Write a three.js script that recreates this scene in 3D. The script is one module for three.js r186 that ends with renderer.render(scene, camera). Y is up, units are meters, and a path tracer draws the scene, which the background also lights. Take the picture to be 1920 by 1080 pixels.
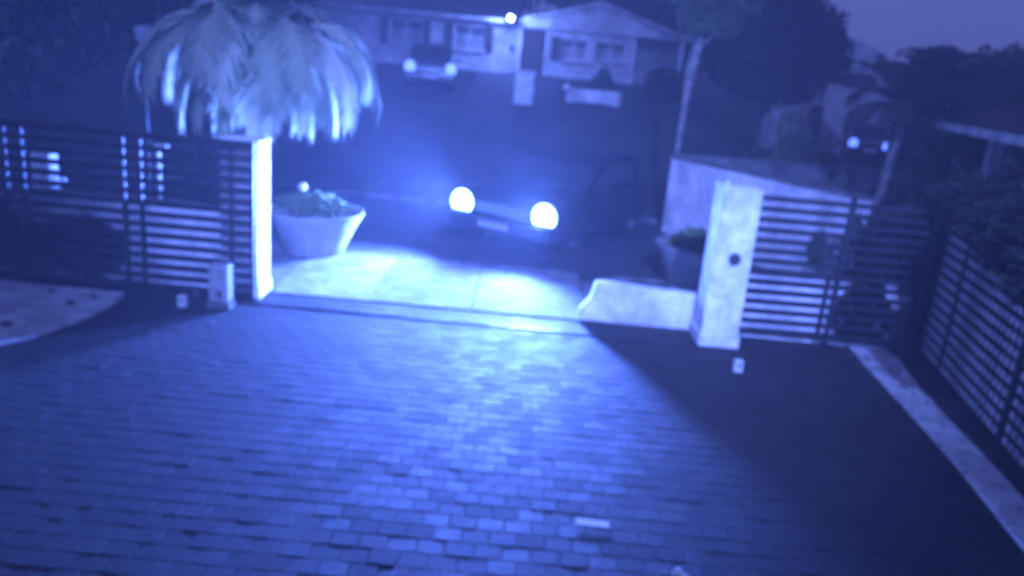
import * as THREE from 'three';
import { RoundedBoxGeometry } from 'three/addons/geometries/RoundedBoxGeometry.js';
import { mergeGeometries } from 'three/addons/utils/BufferGeometryUtils.js';

// ---------------------------------------------------------------- camera, sky, moon, air
const scene = new THREE.Scene();
const camera = new THREE.PerspectiveCamera(40.85, 16 / 9, 0.1, 400);
camera.position.set(0, 3.9, 0);
{
  const f = 1450, up = new THREE.Vector3(470, 5060, f).normalize();         // the plumb line of the picture, in the lens's own axes
  const fwd = new THREE.Vector3(0, 0, -1).addScaledVector(up, up.z).normalize();
  const right = new THREE.Vector3().crossVectors(fwd, up);
  const m = new THREE.Matrix4().makeBasis(right, up, fwd.clone().negate()).transpose();
  camera.quaternion.setFromRotationMatrix(m);
}
camera.focus = 1.2; camera.userData.fStop = 2.7;
const renderer = new THREE.WebGLRenderer({ antialias: true });
renderer.setSize(1024, 576);
renderer.toneMapping = THREE.LinearToneMapping;
renderer.toneMappingExposure = 1;
renderer.shadowMap.enabled = true;

const NIGHT = 0.2;
const mulberry = (a) => () => { a |= 0; a = a + 0x6D2B79F5 | 0; let t = Math.imul(a ^ a >>> 15, 1 | a); t = t + Math.imul(t ^ t >>> 7, 61 | t) ^ t; return ((t ^ t >>> 14) >>> 0) / 4294967296; };
function noiseGrid(seed, n) { const r = mulberry(seed), g = new Float32Array(n * n); for (let i = 0; i < n * n; i++) g[i] = r(); return (u, v) => { u = ((u % 1) + 1) % 1 * n; v = ((v % 1) + 1) % 1 * n; const x = Math.floor(u), y = Math.floor(v), s = u - x, t = v - y, a = s * s * (3 - 2 * s), b = t * t * (3 - 2 * t), at = (i, j) => g[(j % n) * n + i % n]; return (at(x, y) * (1 - a) + at(x + 1, y) * a) * (1 - b) + (at(x, y + 1) * (1 - a) + at(x + 1, y + 1) * a) * b; }; }
{
  const W = 256, H = 128, d = new Float32Array(W * H * 4), n1 = noiseGrid(3, 8), n2 = noiseGrid(4, 24);
  for (let j = 0; j < H; j++) for (let i = 0; i < W; i++) {
    const e = Math.max(0, (j + 0.5) / H - 0.5) * 2, k = (0.62 + 0.5 * Math.exp(-e * 3)) * (0.86 + 0.2 * n1(i / W, j / H) + 0.08 * n2(i / W, j / H));
    const o = (j * W + i) * 4; d[o] = 0.092 * k / NIGHT; d[o + 1] = 0.112 * k / NIGHT; d[o + 2] = 0.35 * k / NIGHT; d[o + 3] = 1;
  }
  const sky = new THREE.DataTexture(d, W, H, THREE.RGBAFormat, THREE.FloatType);
  sky.mapping = THREE.EquirectangularReflectionMapping; sky.magFilter = sky.minFilter = THREE.LinearFilter; sky.needsUpdate = true;
  scene.background = sky; scene.environment = sky; scene.environmentIntensity = NIGHT; scene.backgroundIntensity = NIGHT;
}
const GLOW = [0.088, 0.182, 1];                                               // the cold cast of the night camera
const moon = new THREE.DirectionalLight(new THREE.Color().setRGB(0.14, 0.21, 1), 1.6);
moon.position.set(-26, 20, 19); moon.castShadow = true; moon.shadow.radius = 4;
Object.assign(moon.shadow.camera, { left: -40, right: 40, top: 40, bottom: -40, near: 1, far: 120 });
scene.add(moon);
scene.fog = new THREE.FogExp2(new THREE.Color().setRGB(0.9, 0.93, 1), 0.0028);

// ---------------------------------------------------------------- helpers
const used = new Map();
function numbered(name) { const n = used.get(name) ?? 0; used.set(name, n + 1); return n ? `${name}_${String(n).padStart(3, '0')}` : name; }
function tag(o, label, category, group, kind) { o.userData.label = label; if (category) o.userData.category = category; if (group) o.userData.group = group; if (kind) o.userData.kind = kind; return o; }
function thing(name, label, category, pos = [0, 0, 0], turn = 0, group) { const o = new THREE.Group(); o.name = numbered(name); o.position.set(...pos); o.rotation.y = turn; scene.add(o); return tag(o, label, category, group); }
function part(name, geo, mat, parent, pos, rot) {
  const m = new THREE.Mesh(geo, mat); m.castShadow = m.receiveShadow = true; m.name = parent === scene ? numbered(name) : name;
  if (pos) m.position.set(...pos); if (rot) m.rotation.set(...rot); parent.add(m); return m;
}
function struct(name, geo, mat, label) { const m = part(name, geo, mat, scene); m.userData.kind = 'structure'; m.userData.label = label; return m; }
function copyOf(src, name, label, pos, turn = 0, scale = 1) { const c = src.clone(); c.name = numbered(name); c.userData = { ...src.userData, label }; c.position.set(...pos); c.rotation.y = turn; if (Array.isArray(scale)) c.scale.set(...scale); else c.scale.setScalar(scale); scene.add(c); return c; }
function metreUV(g, s = 1) { const p = g.attributes.position, n = g.attributes.normal, uv = new Float32Array(p.count * 2); for (let i = 0; i < p.count; i++) { const ax = Math.abs(n.getX(i)), ay = Math.abs(n.getY(i)), az = Math.abs(n.getZ(i)), x = p.getX(i), y = p.getY(i), z = p.getZ(i); const [u, v] = ay >= ax && ay >= az ? [x, z] : ax >= az ? [z, y] : [x, y]; uv[i * 2] = u * s; uv[i * 2 + 1] = v * s; } g.setAttribute('uv', new THREE.BufferAttribute(uv, 2)); return g; }
const boxes = new Map();
function box(w, h, d, r = 0.008) { const k = [w, h, d, r].map((v) => v.toFixed(4)).join(); if (!boxes.has(k)) boxes.set(k, metreUV(r > 0 ? new RoundedBoxGeometry(w, h, d, 1, Math.min(r, w / 2.1, h / 2.1, d / 2.1)) : new THREE.BoxGeometry(w, h, d))); return boxes.get(k); }
const moved = (g, x, y, z, rx = 0, ry = 0, rz = 0) => { g = g.clone(); if (rx || ry || rz) g.applyMatrix4(new THREE.Matrix4().makeRotationFromEuler(new THREE.Euler(rx, ry, rz))); return g.translate(x, y, z); };
const flat = (g) => { g = g.index ? g.toNonIndexed() : g; for (const k of Object.keys(g.attributes)) if (!['position', 'normal', 'uv'].includes(k)) g.deleteAttribute(k); return g; };
const joined = (list) => mergeGeometries(list.map(flat));
function prism(pts, depth, bevel = 0.01) { const s = new THREE.Shape(pts.map(([x, y]) => new THREE.Vector2(x, y))); const g = new THREE.ExtrudeGeometry(s, { depth: depth - 2 * bevel, bevelEnabled: bevel > 0, bevelThickness: bevel, bevelSize: bevel, bevelOffset: -bevel, bevelSegments: 2 }); g.translate(0, 0, -depth / 2 + bevel); return metreUV(g); }
function slab(pts, y0, y1, bevel = 0.01) { const s = new THREE.Shape(pts.map(([x, z]) => new THREE.Vector2(x, -z))); const t = y1 - y0, b = Math.min(bevel, t / 2.5); const g = new THREE.ExtrudeGeometry(s, { depth: t - 2 * b, bevelEnabled: b > 0, bevelThickness: b, bevelSize: b, bevelOffset: -b, bevelSegments: 1, curveSegments: 12 }); g.rotateX(-Math.PI / 2).translate(0, y0 + b, 0); return metreUV(g); }
function taper(points, radii, sides = 8, wobble = 0, seed = 1) {          // a tapered limb through the points
  const r = mulberry(seed), curve = new THREE.CatmullRomCurve3(points.map((p) => new THREE.Vector3(...p))), N = Math.max(8, points.length * 5), pos = [], idx = [], uv = [], fr = curve.computeFrenetFrames(N, false), len = curve.getLength();
  for (let i = 0; i <= N; i++) { const t = i / N, c = curve.getPoint(t), q = t * (radii.length - 1), a = Math.min(Math.floor(q), radii.length - 2), rad = (radii[a] + (radii[a + 1] - radii[a]) * (q - a)) * (1 + (r() - 0.5) * wobble);
    for (let j = 0; j <= sides; j++) { const w = j / sides * Math.PI * 2, v = c.clone().addScaledVector(fr.normals[i], Math.cos(w) * rad).addScaledVector(fr.binormals[i], Math.sin(w) * rad); pos.push(v.x, v.y, v.z); uv.push(j / sides, t * len); } }
  for (let i = 0; i < N; i++) for (let j = 0; j < sides; j++) { const a = i * (sides + 1) + j, b = a + sides + 1; idx.push(a, a + 1, b, b, a + 1, b + 1); }
  const g = new THREE.BufferGeometry(); g.setAttribute('position', new THREE.Float32BufferAttribute(pos, 3)); g.setAttribute('uv', new THREE.Float32BufferAttribute(uv, 2)); g.setIndex(idx); g.computeVertexNormals(); return g;
}
const rod = (a, b, r, sides = 8) => { const A = new THREE.Vector3(...a), B = new THREE.Vector3(...b), d = B.clone().sub(A), g = new THREE.CylinderGeometry(r, r, d.length(), sides); g.applyQuaternion(new THREE.Quaternion().setFromUnitVectors(new THREE.Vector3(0, 1, 0), d.clone().normalize())); const m = A.add(B).multiplyScalar(0.5); return g.translate(m.x, m.y, m.z); };
function raw(pos) { const g = new THREE.BufferGeometry(); g.setAttribute('position', new THREE.Float32BufferAttribute(pos, 3)); g.setAttribute('uv', new THREE.Float32BufferAttribute(new Float32Array(pos.length / 3 * 2), 2)); g.computeVertexNormals(); return g; }

// ---------------------------------------------------------------- materials
function tex(seed, lo, hi, grains, size = 256, srgb = true) {               // layered noise around a base tone
  const f = grains.map(([n, w], i) => [noiseGrid(seed * 17 + i, n), w]), total = grains.reduce((s, g) => s + g[1], 0), d = new Uint8Array(size * size * 4);
  for (let j = 0; j < size; j++) for (let i = 0; i < size; i++) { let v = 0; for (const [n, w] of f) v += n(i / size, j / size) * w; v = lo + (hi - lo) * Math.min(1, Math.max(0, (v / total - 0.5) * 1.7 + 0.5)); const o = (j * size + i) * 4; d[o] = d[o + 1] = d[o + 2] = v * 255; d[o + 3] = 255; }
  const t = new THREE.DataTexture(d, size, size); t.wrapS = t.wrapT = THREE.RepeatWrapping; t.magFilter = t.minFilter = THREE.LinearFilter; if (srgb) t.colorSpace = THREE.SRGBColorSpace; t.needsUpdate = true; return t;
}
const rep = (t, k) => { const c = t.clone(); c.repeat.set(k, k); c.needsUpdate = true; return c; };
const blotch = tex(1, 0.62, 1, [[5, 2], [11, 1.5], [32, 1], [100, 0.8]]), grit = tex(2, 0, 1, [[40, 1], [120, 1.4]], 256, false), stain = tex(5, 0.45, 1, [[4, 2], [9, 1.6], [23, 1.3], [64, 1]]), bark = tex(7, 0.4, 1, [[6, 1], [28, 1], [90, 1]]);
const M = {};
function mat(name, rgb, rough, o = {}) { const m = new THREE.MeshPhysicalMaterial({ color: new THREE.Color().setRGB(...rgb), roughness: rough, side: THREE.DoubleSide, ...o }); m.name = name; return M[name] = m; }
mat('plaster', [0.8, 0.79, 0.77], 0.85, { map: rep(blotch, 0.35), bumpMap: rep(grit, 0.9), bumpScale: 0.003 });
mat('house_plaster', [0.7, 0.68, 0.64], 0.9, { map: rep(blotch, 0.2), bumpMap: rep(grit, 0.6), bumpScale: 0.004 });
mat('wall_plaster', [0.76, 0.74, 0.7], 0.9, { map: rep(blotch, 0.22), bumpMap: rep(grit, 0.7), bumpScale: 0.006 });
mat('concrete_light', [0.24, 0.235, 0.225], 0.9, { map: rep(stain, 0.3), bumpMap: rep(grit, 1), bumpScale: 0.004 });
mat('concrete_mid', [0.19, 0.185, 0.175], 0.9, { map: rep(stain, 0.37), bumpMap: rep(grit, 1), bumpScale: 0.004 });
mat('concrete_white', [0.36, 0.35, 0.33], 0.85, { map: rep(stain, 0.26), bumpMap: rep(grit, 1), bumpScale: 0.004 });
mat('concrete_fresh', [0.72, 0.71, 0.68], 0.85, { map: rep(blotch, 0.3), bumpMap: rep(grit, 1), bumpScale: 0.004 });
mat('gravel', [0.74, 0.72, 0.68], 1, { map: rep(blotch, 0.6), bumpMap: rep(grit, 1.4), bumpScale: 0.02 });
mat('asphalt', [0.045, 0.045, 0.048], 0.8, { map: rep(stain, 0.15), bumpMap: rep(grit, 1.5), bumpScale: 0.008 });
mat('soil', [0.05, 0.042, 0.034], 1, { map: rep(stain, 0.3), bumpMap: rep(grit, 1), bumpScale: 0.03 });
mat('lawn', [0.05, 0.06, 0.035], 1, { map: rep(stain, 0.11), bumpMap: rep(grit, 0.8), bumpScale: 0.05 });
mat('joint_sand', [0.045, 0.042, 0.04], 1, { bumpMap: rep(grit, 2), bumpScale: 0.004 });
mat('metal_dark', [0.035, 0.037, 0.04], 0.55, { metalness: 0.3, map: rep(blotch, 0.8) });
mat('metal_grey', [0.12, 0.12, 0.125], 0.5, { metalness: 0.4, map: rep(blotch, 0.8) });
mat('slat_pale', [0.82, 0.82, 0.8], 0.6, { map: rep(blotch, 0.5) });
mat('plastic_pale', [0.34, 0.34, 0.33], 0.55, { map: rep(blotch, 1.2) });
mat('plastic_dark', [0.03, 0.03, 0.032], 0.5);
mat('roof_dark', [0.05, 0.04, 0.037], 0.9, { map: rep(stain, 0.3), bumpMap: rep(grit, 0.7), bumpScale: 0.02 });
mat('trim_white', [0.74, 0.73, 0.7], 0.7, { map: rep(blotch, 0.5) });
mat('timber_dark', [0.06, 0.045, 0.035], 0.75, { map: rep(bark, 0.5) });
mat('pane', [0.06, 0.065, 0.07], 0.12, { specularIntensity: 1 });
mat('curtain', [0.42, 0.4, 0.37], 0.9, { map: rep(blotch, 0.6) });
mat('bark_pale', [0.36, 0.33, 0.28], 0.95, { map: rep(bark, 1), bumpMap: rep(bark, 1), bumpScale: 0.02 });
mat('bark_dark', [0.07, 0.055, 0.042], 1, { map: rep(bark, 1), bumpMap: rep(bark, 1), bumpScale: 0.02 });
mat('frond', [0.2, 0.215, 0.14], 0.75, { transmission: 0.08 });
mat('frond_pale', [0.27, 0.265, 0.19], 0.8, { transmission: 0.08 });
mat('frond_dark', [0.13, 0.15, 0.085], 0.75, { transmission: 0.08 });
mat('leaf_dark', [0.04, 0.055, 0.026], 0.85, { specularIntensity: 0.15 });
mat('leaf_black', [0.03, 0.034, 0.022], 0.9, { specularIntensity: 0.15 });
mat('leaf_mid', [0.09, 0.115, 0.055], 0.85, { specularIntensity: 0.15 });
mat('leaf_pale', [0.22, 0.24, 0.17], 0.85);
mat('bowl', [0.27, 0.265, 0.25], 0.9, { map: rep(blotch, 0.6), bumpMap: rep(grit, 1.2), bumpScale: 0.004 });
mat('car_black', [0.012, 0.013, 0.015], 0.7, { specularIntensity: 0.3 });
mat('car_blue', [0.035, 0.04, 0.055], 0.32, { clearcoat: 0.8, clearcoatRoughness: 0.1 });
mat('car_grey', [0.045, 0.045, 0.045], 0.32, { clearcoat: 0.8, clearcoatRoughness: 0.1 });
mat('car_white', [0.66, 0.66, 0.65], 0.35, { clearcoat: 0.8, clearcoatRoughness: 0.1 });
mat('car_glass', [0.02, 0.022, 0.025], 0.45, { specularIntensity: 0.3 });
mat('plate_dull', [0.16, 0.16, 0.15], 0.6);
mat('rubber', [0.018, 0.018, 0.018], 0.9);
mat('alloy', [0.35, 0.35, 0.36], 0.35, { metalness: 0.9 });
mat('chrome', [0.5, 0.5, 0.5], 0.25, { metalness: 1 });
mat('plate', [0.4, 0.4, 0.37], 0.5);
const lamp = (name, k) => mat(name, [0.5, 0.5, 0.5], 0.4, { emissive: new THREE.Color().setRGB(...GLOW), emissiveIntensity: k });
lamp('headlamp_lit', 30); lamp('parking_lamp', 2.4); lamp('wall_lamp_glow', 3); lamp('flood_glow', 6); lamp('globe_glow', 0.7);
mat('lamp_glass', [0.5, 0.5, 0.52], 0.15);
mat('stone_dark', [0.1, 0.095, 0.09], 0.95, { bumpMap: rep(grit, 1), bumpScale: 0.01 });
mat('paper', [0.55, 0.54, 0.5], 0.9);
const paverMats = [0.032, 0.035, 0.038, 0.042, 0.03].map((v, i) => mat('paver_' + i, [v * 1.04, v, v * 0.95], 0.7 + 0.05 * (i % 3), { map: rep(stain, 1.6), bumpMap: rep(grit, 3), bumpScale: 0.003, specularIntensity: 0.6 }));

// ---------------------------------------------------------------- lamps out of frame: the floodlight under the eave the camera looks out from
{
  const L = thing('lamp_mast', 'tall floodlight mast standing behind the yard', 'lamp mast', [2.5, 0, 7]);
  part('pole', taper([[0, 0, 0], [0, 6, 0], [0, 11.9, 0]], [0.12, 0.1, 0.07], 12), M.metal_grey, L);
  const h = part('housing', box(0.5, 0.36, 0.14, 0.02), M.metal_grey, L, [0, 12, -0.12]); h.rotation.set(-0.5, 0.15, 0, 'YXZ');
  part('lamp_glass', box(0.44, 0.3, 0.02, 0.005), M.flood_glow, h, [0, 0, -0.082]);
  const s = new THREE.SpotLight(new THREE.Color().setRGB(0.14, 0.228, 1), 8800, 0, 0.375, 1, 2);
  s.position.set(-0.05, 11.9, -0.28); s.castShadow = true; s.shadow.radius = 8; s.shadow.camera.far = 120;
  s.target.position.set(-2.1, 2.2, -21.5); s.target.name = 'floodlight_aim'; L.add(s, s.target);
}

// ---------------------------------------------------------------- ground
const smooth = (x, a, b) => { const t = Math.min(1, Math.max(0, (x - a) / (b - a))); return t * t * (3 - 2 * t); };
const bump = noiseGrid(31, 16);
function groundY(x, z) {
  const side = smooth(x, 6, 11), up = (1 - side) * (2.6 * smooth(z, -21.5, -31.5) * 1 + 1.0 * smooth(z, -29, -37.5)) + side * (1.1 * smooth(z, -22, -36));
  return up + (z < -22 ? 0.1 * (bump(x / 40, z / 40) - 0.5) * smooth(z, -22, -25) : 0) + 6 * smooth(z, -50, -120) + 0;
}
{
  const g = new THREE.PlaneGeometry(260, 260, 260, 260); g.rotateX(-Math.PI / 2); g.translate(0, 0, -100);
  const p = g.attributes.position; for (let i = 0; i < p.count; i++) p.setY(i, groundY(p.getX(i), p.getZ(i)) - 0.03);
  g.computeVertexNormals(); metreUV(g); struct('ground', g, M.lawn, 'dark grassy ground rising behind the road to the houses');
  struct('road', metreUV(new THREE.BoxGeometry(80, 0.02, 6.4).translate(0, -0.012, -18.4)), M.asphalt, 'dark asphalt road passing outside the gateway');
  const drv = new THREE.PlaneGeometry(3.6, 14.5, 8, 40); drv.rotateX(-Math.PI / 2); drv.translate(-0.6, 0, -28.8);
  const q = drv.attributes.position; for (let i = 0; i < q.count; i++) q.setY(i, groundY(q.getX(i), q.getZ(i)) + 0.012); drv.computeVertexNormals(); metreUV(drv);
  struct('path', drv, M.asphalt, 'concrete drive climbing from the road to the house with the gable');
  const k1 = thing('kerb', 'row of concrete kerbstones along the far side of the road', 'kerb'); k1.userData.kind = 'structure'; delete k1.userData.category;
  for (let x = -12; x < 13; x += 1) if (Math.abs(x + 0.1) > 2) part('kerbstone', box(0.985, 0.16, 0.14, 0.015), M.concrete_mid, k1, [x + 0.5, 0.03, -21.68]);
  const sw = thing('sidewalk', 'pale concrete sidewalk slabs crossing the gateway beside the road', 'sidewalk'); sw.userData.kind = 'structure'; delete sw.userData.category;
  const edges = [-14, -12, -10, -8, -6, -3.95, -2.35, -0.65, 1.3, 3.1, 5, 7, 9, 11, 13], tone = ['mid', 'mid', 'light', 'light', 'light', 'white', 'light', 'mid', 'mid', 'fresh', 'white', 'mid', 'light', 'mid'];
  for (let i = 0; i + 1 < edges.length; i++) { const w = edges[i + 1] - edges[i] - 0.02; for (const [z0, z1] of [[-15.05, -13.6], [-13.58, -12.08]]) { const nick = i === 8 && z0 < -14; part('slab', slab(nick ? [[0, z0 + 0.5], [w, z0 + 0.55], [w, z1], [0, z1]] : [[0, z0], [w, z0], [w, z1], [0, z1]], -0.06, 0.02, 0.008), M['concrete_' + tone[i]], sw, [edges[i] + 0.01, 0, 0]); } }
  const k2 = thing('kerb', 'row of low kerbstones between the sidewalk and the road', 'kerb'); k2.userData.kind = 'structure'; delete k2.userData.category;
  for (let x = -12; x < 13; x++) part('kerbstone', box(0.985, 0.1, 0.13, 0.012), x === 1 ? M.asphalt : M.concrete_mid, k2, [x + 0.5, -0.02, -15.14]);
}
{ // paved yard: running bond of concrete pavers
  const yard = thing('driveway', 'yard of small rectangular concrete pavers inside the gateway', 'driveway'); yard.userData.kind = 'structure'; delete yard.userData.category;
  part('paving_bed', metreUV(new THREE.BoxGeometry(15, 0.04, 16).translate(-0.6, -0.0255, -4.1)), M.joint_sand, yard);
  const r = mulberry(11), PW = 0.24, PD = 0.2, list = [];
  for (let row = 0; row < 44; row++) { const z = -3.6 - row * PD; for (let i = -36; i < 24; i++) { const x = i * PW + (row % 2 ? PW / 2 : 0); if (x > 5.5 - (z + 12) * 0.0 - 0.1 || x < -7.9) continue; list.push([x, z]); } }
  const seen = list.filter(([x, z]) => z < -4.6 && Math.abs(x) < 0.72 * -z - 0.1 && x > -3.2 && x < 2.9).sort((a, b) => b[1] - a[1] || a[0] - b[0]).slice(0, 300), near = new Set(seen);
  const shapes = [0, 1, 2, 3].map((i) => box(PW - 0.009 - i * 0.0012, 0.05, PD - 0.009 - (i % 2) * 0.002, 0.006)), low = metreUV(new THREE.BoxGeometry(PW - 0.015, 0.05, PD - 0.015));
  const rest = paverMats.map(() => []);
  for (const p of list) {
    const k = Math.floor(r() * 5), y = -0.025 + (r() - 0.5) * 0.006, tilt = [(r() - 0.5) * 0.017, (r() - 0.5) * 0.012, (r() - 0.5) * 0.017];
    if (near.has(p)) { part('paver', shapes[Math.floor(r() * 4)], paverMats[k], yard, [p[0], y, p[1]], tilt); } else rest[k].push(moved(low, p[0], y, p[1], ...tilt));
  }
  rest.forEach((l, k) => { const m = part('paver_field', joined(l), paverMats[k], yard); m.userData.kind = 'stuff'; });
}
{ // pale rounded apron on the left, pale strip and soil bed on the right
  const r = mulberry(21), edge = [[-5.95, -11.32], [-5.86, -10.9], [-5.83, -10.5], [-5.86, -10.05], [-5.95, -9.6], [-6.12, -9.15], [-6.35, -8.8], [-6.9, -8.5], [-8.4, -8.4], [-10.5, -8.4], [-10.5, -11.3]];
  const a = struct('gravel_apron', slab(edge, -0.04, 0.035, 0.02), M.gravel, 'pale rounded patch of gritty ground at the left of the yard');
  const stonesAt = [[-6.35, -10.55], [-6.9, -11.0], [-7.3, -10.2], [-6.6, -9.5], [-7.1, -9.4], [-6.2, -10.9]];
  stonesAt.forEach(([x, z], i) => { const g = new THREE.IcosahedronGeometry(0.045 + 0.03 * r(), 1), p = g.attributes.position; for (let j = 0; j < p.count; j++) p.setY(j, p.getY(j) * 0.55); g.computeVertexNormals(); const m = part('stone', g, M.stone_dark, scene, [x, 0.06, z], [0, r() * 6, 0]); tag(m, ['dark stone nearest the right edge of the pale patch', 'dark stone close below the gate on the pale patch', 'dark stone in the middle of the pale patch', 'dark stone at the near curved edge of the pale patch', 'dark stone at the near end of the pale patch', 'small dark stone near the far tip of the pale patch'][i], 'stone', 'stones on the pale patch'); });
  const L = [[5.55, -12.0], [5.42, -10.5], [5.3, -9.0], [5.2, -8.0], [5.0, -6.6], [4.85, -5.4], [4.75, -4.5]], R = [[5.35, -4.5], [5.45, -5.4], [5.55, -6.9], [5.66, -8.2], [5.86, -9.6], [6.0, -10.8], [6.16, -11.6], [6.2, -12.0]];
  const wob = (l) => l.map(([x, z]) => [x + (r() - 0.5) * 0.07, z]);
  struct('gravel_strip', slab([...L, ...wob(R)], -0.04, 0.03, 0.015), M.gravel, 'pale worn concrete strip along the foot of the right fence');
  struct('soil_bed', metreUV(new THREE.BoxGeometry(5, 0.03, 9.5).translate(8.0, -0.0, -7.6)), M.soil, 'dark soil between the pale strip and the fence');
  for (let i = 0; i < 18; i++) { const t = r(), z = -5.4 - t * 6.3, x = 5.62 + (r() - 0.5) * 0.46 - (z + 10) * 0.155 * 1, s = 0.02 + 0.03 * r() * r(), g = new THREE.IcosahedronGeometry(s, 0); const m = part('clod', g, M.stone_dark, scene, [x, 0.032 + s * 0.1, z], [r() * 3, r() * 6, 0]); m.scale.y = 0.5; tag(m, 'small dark clod lying on the pale concrete strip by the right fence', 'clod', 'dark clods on the pale strip'); }
}

// ---------------------------------------------------------------- gate pillars
function pillar(name, label, x, z) {
  const t = thing(name, label, 'gate pillar', [x, 0, z]);
  part('shaft', metreUV(new RoundedBoxGeometry(0.58, 2.44, 0.58, 3, 0.018).translate(0, 1.22, 0)), M.plaster, t);
  part('plinth', metreUV(new RoundedBoxGeometry(0.64, 0.2, 0.64, 2, 0.02).translate(0, 0.1, 0)), M.plaster, t);
  return t;
}
{
  const p = pillar('gate_pillar', 'white plastered gate pillar with a round dark intercom right of the gateway', 3.27, -11.7);
  part('cap', metreUV(new RoundedBoxGeometry(0.6, 0.05, 0.6, 2, 0.015).translate(0, 2.46, 0)), M.plaster, p);
  part('finial', new THREE.ConeGeometry(0.06, 0.1, 10), M.plaster, p, [-0.22, 2.53, 0.1]);
  const i = part('intercom', new THREE.CylinderGeometry(0.085, 0.095, 0.06, 20).rotateX(Math.PI / 2), M.plastic_dark, p, [0.03, 1.42, 0.315]);
  part('button', new THREE.CylinderGeometry(0.02, 0.02, 0.02, 12).rotateX(Math.PI / 2), M.metal_grey, i, [0, -0.03, 0.035]);
  const q = pillar('gate_pillar', 'white plastered gate pillar left of the gateway behind the parked gate', -4.29, -11.95);
  part('cap', metreUV(new RoundedBoxGeometry(0.6, 0.05, 0.6, 2, 0.015).translate(0, 2.46, 0)), M.plaster, q);
  part('key_switch', box(0.06, 0.09, 0.04, 0.01), M.metal_grey, q, [0.305, 2.02, 0.12], [0, Math.PI / 2, 0]);
}
// ---------------------------------------------------------------- slatted gate and fences
const PITCH = 0.165, SLAT = 0.088;
{
  const t = thing('sliding_gate', 'tall slatted sliding gate standing open at the left of the gateway', 'gate', [0, 0, -11.5]);
  const posts = [-4.03, -4.35, -5.72, -5.98, -7.5, -7.76, -9.3, -10.9];
  for (const x of posts) part('post', box(0.055, 2.42, 0.05, 0.008), M.metal_dark, t, [x, 1.28, 0]);
  part('top_rail', box(6.93, 0.06, 0.05, 0.01), M.metal_dark, t, [-7.465, 2.46, 0.002]);
  part('bottom_rail', box(6.93, 0.1, 0.056, 0.01), M.metal_dark, t, [-7.465, 0.12, 0.003]);
  for (let b = 0; b + 1 < posts.length; b++) { const w = posts[b] - posts[b + 1] - 0.055; for (let k = 0; k < 14; k++) part('slat', box(w, SLAT, 0.022, 0.004), M.metal_dark, t, [(posts[b] + posts[b + 1]) / 2, 0.27 + k * PITCH, 0.002]); }
  for (const x of [-4.9, -9.8]) part('wheel', new THREE.CylinderGeometry(0.06, 0.06, 0.03, 18).rotateX(Math.PI / 2), M.metal_grey, t, [x, 0.06, 0.05]);
  const tr = part('gate_track', box(14.4, 0.02, 0.05, 0.006), M.metal_dark, scene, [-3.9, 0.008, -11.42]); tag(tr, 'thin metal track on the ground across the gateway', 'gate track');
}
function fenceRun(t, ax, az, bx, bz, posts, n, h, rods, slatMat = M.metal_dark) {
  const dx = bx - ax, dz = bz - az, len = Math.hypot(dx, dz), turn = -Math.atan2(dz, dx), at = (s) => [ax + dx * s / len, az + dz * s / len];
  for (const s of posts) { const [x, z] = at(s); part('post', box(0.08, h + 0.04, 0.08, 0.01), M.metal_dark, t, [x, (h + 0.04) / 2, z], [0, turn, 0]); }
  for (let i = 0; i + 1 < posts.length; i++) { const w = posts[i + 1] - posts[i] - 0.08, [x, z] = at((posts[i] + posts[i + 1]) / 2); for (let k = 0; k < n; k++) part('slat', box(w, SLAT, 0.022, 0.004), slatMat, t, [x, 0.16 + k * PITCH, z], [0, turn, 0]); }
  if (rods) for (let s = 0.12; s < len; s += 0.17) { const [x, z] = at(s); if (posts.some((p) => Math.abs(p - s) < 0.05)) continue; const nx = dz / len * -0.03 * rods, nz = dx / len * 0.03 * rods; part('rod', rod([x + nx, 0.08, z + nz], [x + nx, h - 0.05, z + nz], 0.008, 6), M.metal_dark, t); }
}
{
  const f = thing('slat_fence', 'dark horizontal slat fence right of the intercom pillar', 'fence'); fenceRun(f, 3.6, -11.95, 6.6, -12.05, [0.02, 1.55, 2.95], 14, 2.4);
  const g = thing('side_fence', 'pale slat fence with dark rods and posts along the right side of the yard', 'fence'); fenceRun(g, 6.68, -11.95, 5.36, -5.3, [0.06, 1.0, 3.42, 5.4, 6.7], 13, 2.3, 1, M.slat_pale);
  const m = thing('gate_motor', 'pale box of a gate motor on a base beside the sliding gate', 'gate motor', [-4.38, 0, -11.12]);
  part('base', box(0.36, 0.1, 0.26, 0.015), M.concrete_light, m, [0, 0.05, 0]); part('cover', new RoundedBoxGeometry(0.3, 0.58, 0.22, 3, 0.03), M.plastic_pale, m, [0, 0.39, 0]); part('lock_flap', box(0.08, 0.1, 0.02, 0.008), M.metal_grey, m, [0.02, 0.24, 0.115]);
  const b1 = thing('beam_sensor', 'small white sensor block on the ground before the sliding gate', 'beam sensor', [-4.89, 0, -10.95]);
  part('body', new RoundedBoxGeometry(0.12, 0.18, 0.1, 3, 0.015), M.trim_white, b1, [0, 0.1, 0]); part('lens', new THREE.CylinderGeometry(0.025, 0.025, 0.015, 14).rotateX(Math.PI / 2), M.plastic_dark, b1, [0, 0.13, 0.055]); part('foot', box(0.15, 0.02, 0.13, 0.004), M.metal_grey, b1, [0, 0.012, 0]);
  copyOf(b1, 'beam_sensor', 'small white sensor block on the ground near the intercom pillar', [3.31, 0, -10.38], 0.1);
}
{
  const w = thing('stub_wall', 'low white stub wall reaching from the intercom pillar into the gateway', 'wall', [0, 0, -12.22]);
  part('wall_body', prism([[1.12, 0.0], [3.0, 0.0], [3.0, 0.61], [1.5, 0.68], [1.36, 0.66], [1.3, 0.4], [1.14, 0.18]], 0.2, 0.02), M.plaster, w);
}
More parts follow.
